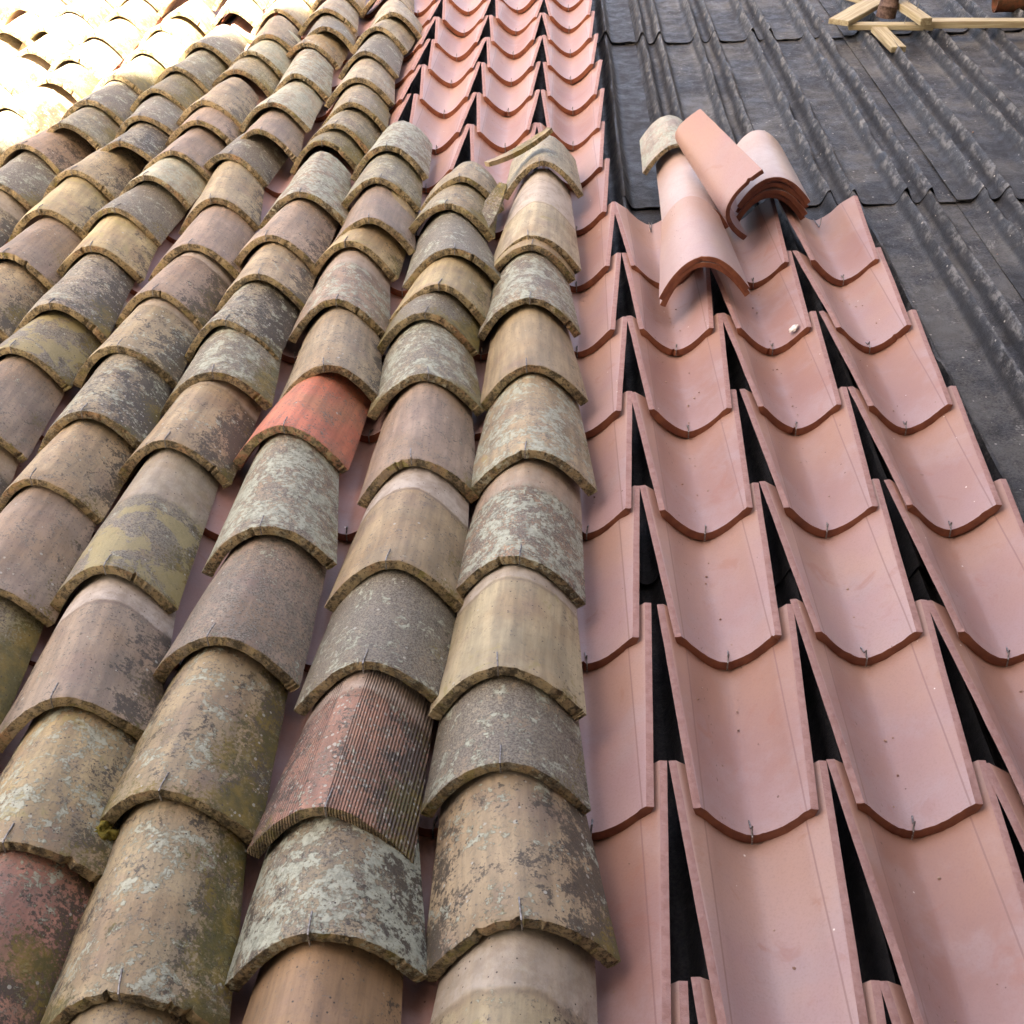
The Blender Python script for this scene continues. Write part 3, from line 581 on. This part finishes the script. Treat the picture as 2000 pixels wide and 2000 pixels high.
# nested stack to the right
for i in range(4):
    loose('loose_tile', ['top tile of the nested stack at the right of the pile, pale upper end', 'second tile down in the nested stack right of the diagonal tile', 'third tile down in the nested stack right of the diagonal tile', 'bottom tile of the nested stack right of the diagonal tile'][i],
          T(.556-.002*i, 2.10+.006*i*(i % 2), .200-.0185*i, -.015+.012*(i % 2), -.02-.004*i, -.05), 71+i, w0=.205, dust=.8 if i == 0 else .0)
# front pair
for i in range(2):
    loose('loose_tile', ['pink curved tile lying nearest the camera on top of the front pair', 'lower tile of the front pair, only its orange rim showing'][i],
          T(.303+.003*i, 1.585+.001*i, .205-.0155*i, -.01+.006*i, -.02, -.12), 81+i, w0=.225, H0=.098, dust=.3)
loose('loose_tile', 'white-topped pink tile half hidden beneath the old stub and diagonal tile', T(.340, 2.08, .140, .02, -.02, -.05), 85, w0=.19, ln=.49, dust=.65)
loose('loose_tile', 'orange-pink tile lying diagonally across the top of the pile', T(.408, 1.965, .165, .32, .24, -1.54), 86, w0=.23, w1=.13, ln=.375)
loose('old_tile_stub', 'short lichened old tile at the top left end of the loose pile', T(.322, 2.47, .170, .03, -.03, .02), 88, True, w0=.215, w1=.17, ln=.28, H0=.09, H1=.075, style='mintw')

# ------------------------------------------------------------------ small things
def lump(name, r, seed, mat, amp=.35, sub=3, sq=(1, 1, 1)):
    bm = bmesh.new(); bmesh.ops.create_icosphere(bm, subdivisions=sub, radius=1)
    for vv in bm.verts:
        d = 1 + amp*nz(vv.co.x*2+seed, vv.co.y*2, vv.co.z*2) + amp*.5*nz(vv.co.x*7+seed, vv.co.y*7, vv.co.z*7)
        vv.co = Vector((vv.co.x*sq[0], vv.co.y*sq[1], vv.co.z*sq[2]))*d*r
    me = bpy.data.meshes.new(name); bm.to_mesh(me); bm.free(); me.materials.append(mat)
    me.polygons.foreach_set('use_smooth', [True]*len(me.polygons)); return me
link('plaster_dab', lump('plaster_dab', .011, 3, MPLAS, .5, 3, (1.2, 1, .35)), dab_parent, T(.052, .022, .043, 0, 0, -.7))

# broken shards on the first old column
def shard(label, M, L_, W_, t, seed, style):
    bm = bmesh.new(); n = 18; top, bot = [], []
    out = []
    for i in range(n+1):
        k = i/n; out.append((k*L_, W_*(.18 + .5*sin(pi*min(1, k*1.05))**.8*(.4+.6*k)) + .004*nz(k*9, seed, 0)))
    for i in range(n, -1, -1):
        k = i/n; out.append((k*L_, -W_*.28 + .004*nz(k*11, seed, 4)))
    tv = [bm.verts.new((x, y, t/2 + .05*(x/L_-.5)**2 + .0015*nz(x*80, y*80, seed))) for x, y in out]
    bv = [bm.verts.new((x, y, -t/2 + .05*(x/L_-.5)**2)) for x, y in out]
    bm.faces.new(tv); bm.faces.new(bv[::-1]); m = len(tv)
    for i in range(m): bm.faces.new((tv[i], bv[i], bv[(i+1) % m], tv[(i+1) % m]))
    bmesh.ops.recalc_face_normals(bm, faces=bm.faces); bmesh.ops.triangulate(bm, faces=bm.faces)
    me = bpy.data.meshes.new('tile_shard'); bm.to_mesh(me); bm.free(); me.materials.append(MO)
    o = link('tile_shard', me, None, M, label, 'tile fragment', 'broken tile fragments')
    clay, li, gr, da, mo, go, ba, sp, w = STY[style]; o['clay'] = list(clay)
    for key, val in zip(('lichen', 'grime', 'dark', 'moss', 'gold', 'band', 'spots'), (li, gr, da, mo, go, ba, sp)): o[key] = val
    o['ribs'] = 0.
    return o
shard('long pointed tile shard lying across the topmost tile of the first old column', T(-.255, 2.28, .178, .52, -.24, -.25), .23, .062, .014, 4, 'yel')
shard('grey broken fragment wedged left of the first old column near its top', T(-.262, 2.02, .085, 1.25, .1, -.5), .17, .055, .014, 9, 'grey')
# moss cushion
m_me = lump('moss_cushion', .019, 8, MMOSS, .6, 4, (1.1, .8, .8))
o = link('moss_cushion', m_me, None, T(MOSS[0], MOSS[1], MOSS[2]), 'olive moss cushion growing on the lower left corner of a tan tile', 'moss')

# ------------------------------------------------------------------ boards, post and pipe on the sheets
def board(name, label, a, b, w, t, seed, group='pine boards by the post', cat='board'):
    a, b = Vector(a), Vector(b); d = b-a; Lh = d.length/2
    bm = bmesh.new(); bmesh.ops.create_cube(bm, size=1)
    for vv in bm.verts: vv.co = Vector((vv.co.x*2*Lh, vv.co.y*w, vv.co.z*t))
    bmesh.ops.subdivide_edges(bm, edges=[e for e in bm.edges if abs(e.verts[0].co.x-e.verts[1].co.x) > Lh], cuts=10)
    for vv in bm.verts: vv.co.z += .002*nz(vv.co.x*5, vv.co.y*9, seed); vv.co.y += .0015*nz(vv.co.x*8, 2, seed)
    bmesh.ops.bevel(bm, geom=[e for e in bm.edges if e.calc_face_angle(0) > 1], offset=.0022, segments=2, affect='EDGES')
    me = bpy.data.meshes.new(name); bm.to_mesh(me); bm.free(); me.materials.append(MWD)
    me.polygons.foreach_set('use_smooth', [True]*len(me.polygons)); me.set_sharp_from_angle(angle=radians(40))
    c = (a+b)/2; X = d.normalized(); Z = Vector((0, 0, 1)); Y = Z.cross(X).normalized(); Z = X.cross(Y)
    M_ = Matrix.Identity(4)
    for i in range(3): M_[i][0], M_[i][1], M_[i][2], M_[i][3] = X[i], Y[i], Z[i], c[i]
    return link(name, me, None, M_, label, cat, group)
board('board', 'long pine board running off the right edge of the photo', (1.47, 4.165, .045), (2.55, 4.035, .045), .058, .028, 1)
board('board', 'pine board lying under the foot of the post', (1.185, 4.194, .034), (1.53, 4.153, .034), .055, .022, 2)
board('board', 'flat pine board pointing down beside the post, lowest at its pale end', (1.135, 4.165, .058), (1.36, 4.47, .062), .092, .022, 3)
board('board', 'pine board mostly out of sight behind the post', (1.22, 4.67, .056), (1.40, 4.40, .056), .07, .022, 4)
board('board', 'pine board slanting from the post down onto the long board', (1.40, 4.50, .085), (1.478, 4.075, .073), .05, .030, 5)
board('board_offcut', 'short pine offcut lying on a sheet below the post', (1.305, 4.16, .028), (1.333, 3.90, .014), .062, .024, 6)
post = link('post', tube([(0, 0, -.02), (.004, .0, .02), (.018, .02, .08), (.034, .05, .16), (.06, .09, .4), (.10, .14, 1.0)], [.043, .041, .038, .036, .032, .028], MBARK, 'post', 16), None, T(1.365, 4.30, .060), 'dark rough timber post rising between the pine boards', 'post')
for k, (x, y, z, a) in enumerate(((1.412, 4.165, .045, .1), (1.452, 4.30, .094, -.05), (1.466, 4.20, .091, .05))):
    nm = tube([(0, 0, 0), (.001, 0, .030), (.001, 0, .0305)], .0018, MSTEEL, 'nail')
    link('nail', nm, None, T(x, y, z, 0, a, a), ['bright nail standing in the board in front of the post', 'upper nail in the slanting board behind the long board', 'lower nail in the slanting board'][k], 'nail', 'nails in the boards')
def pipe():
    bm = bmesh.new(); n = 32; R0, R1, Lp = .060, .053, 1.2
    ring = lambda R, x: [bm.verts.new((x, R*cos(2*pi*k/n), R*sin(2*pi*k/n))) for k in range(n)]
    rs = [ring(R1, Lp), ring(R1, .0), ring(R0, .0), ring(R0, .012), ring(R0-.002, .014), ring(R0-.002, Lp)]
    for a, b in zip(rs, rs[1:]):
        for k in range(n): bm.faces.new((a[k], a[(k+1) % n], b[(k+1) % n], b[k]))
    bmesh.ops.recalc_face_normals(bm, faces=bm.faces)
    me = bpy.data.meshes.new('pipe'); bm.to_mesh(me); bm.free(); me.materials.append(MRUST)
    me.polygons.foreach_set('use_smooth', [True]*len(me.polygons)); me.set_sharp_from_angle(angle=radians(40))
    return link('pipe', me, None, T(1.868, 4.445, .065, -.09), 'rusty open-ended pipe in the top right corner', 'pipe')
pipe()

# crumbs of clay and mortar left by the work
cb = bmesh.new(); rc = random.Random(4)
for k in range(150):
    if k < 95:
        c = rc.choice((0, 1, 1, 2, 2, 3, 3)); dx = rc.gauss(0, .02); kk = rc.randrange(-1, 5 if c else 10); y = rc.uniform(.02, .33)
        x, yv, z = c*p+dx, kk*DV+y, .030 - .057*y + .056*(abs(dx)/.0725)**1.65 + .001
        if c == 0 and dx < 0: continue
    else:
        uu_ = rc.uniform(1.0, 2.1); d = ((uu_/p) % 1.0 - .5)*p
        if abs(d) < .065: continue
        x, yv, z = uu_, rc.uniform(1.2, 4.6), -.016
    r = rc.uniform(.0010, .0026)*(1.5 if k > 94 else 1)
    ret = bmesh.ops.create_icosphere(cb, subdivisions=1, radius=r)
    for vv in ret['verts']:
        vv.co = Vector((vv.co.x*rc.uniform(.7, 1.5), vv.co.y*rc.uniform(.7, 1.5), vv.co.z*.7)) + Vector((x, yv, z))
me = bpy.data.meshes.new('clay_crumbs'); cb.to_mesh(me); cb.free(); me.materials.append(MCRUMB)
link('clay_crumbs', me, None, Matrix.Identity(4), 'tiny crumbs of clay and mortar scattered over pink channels and black sheets', 'grit', kind='stuff')
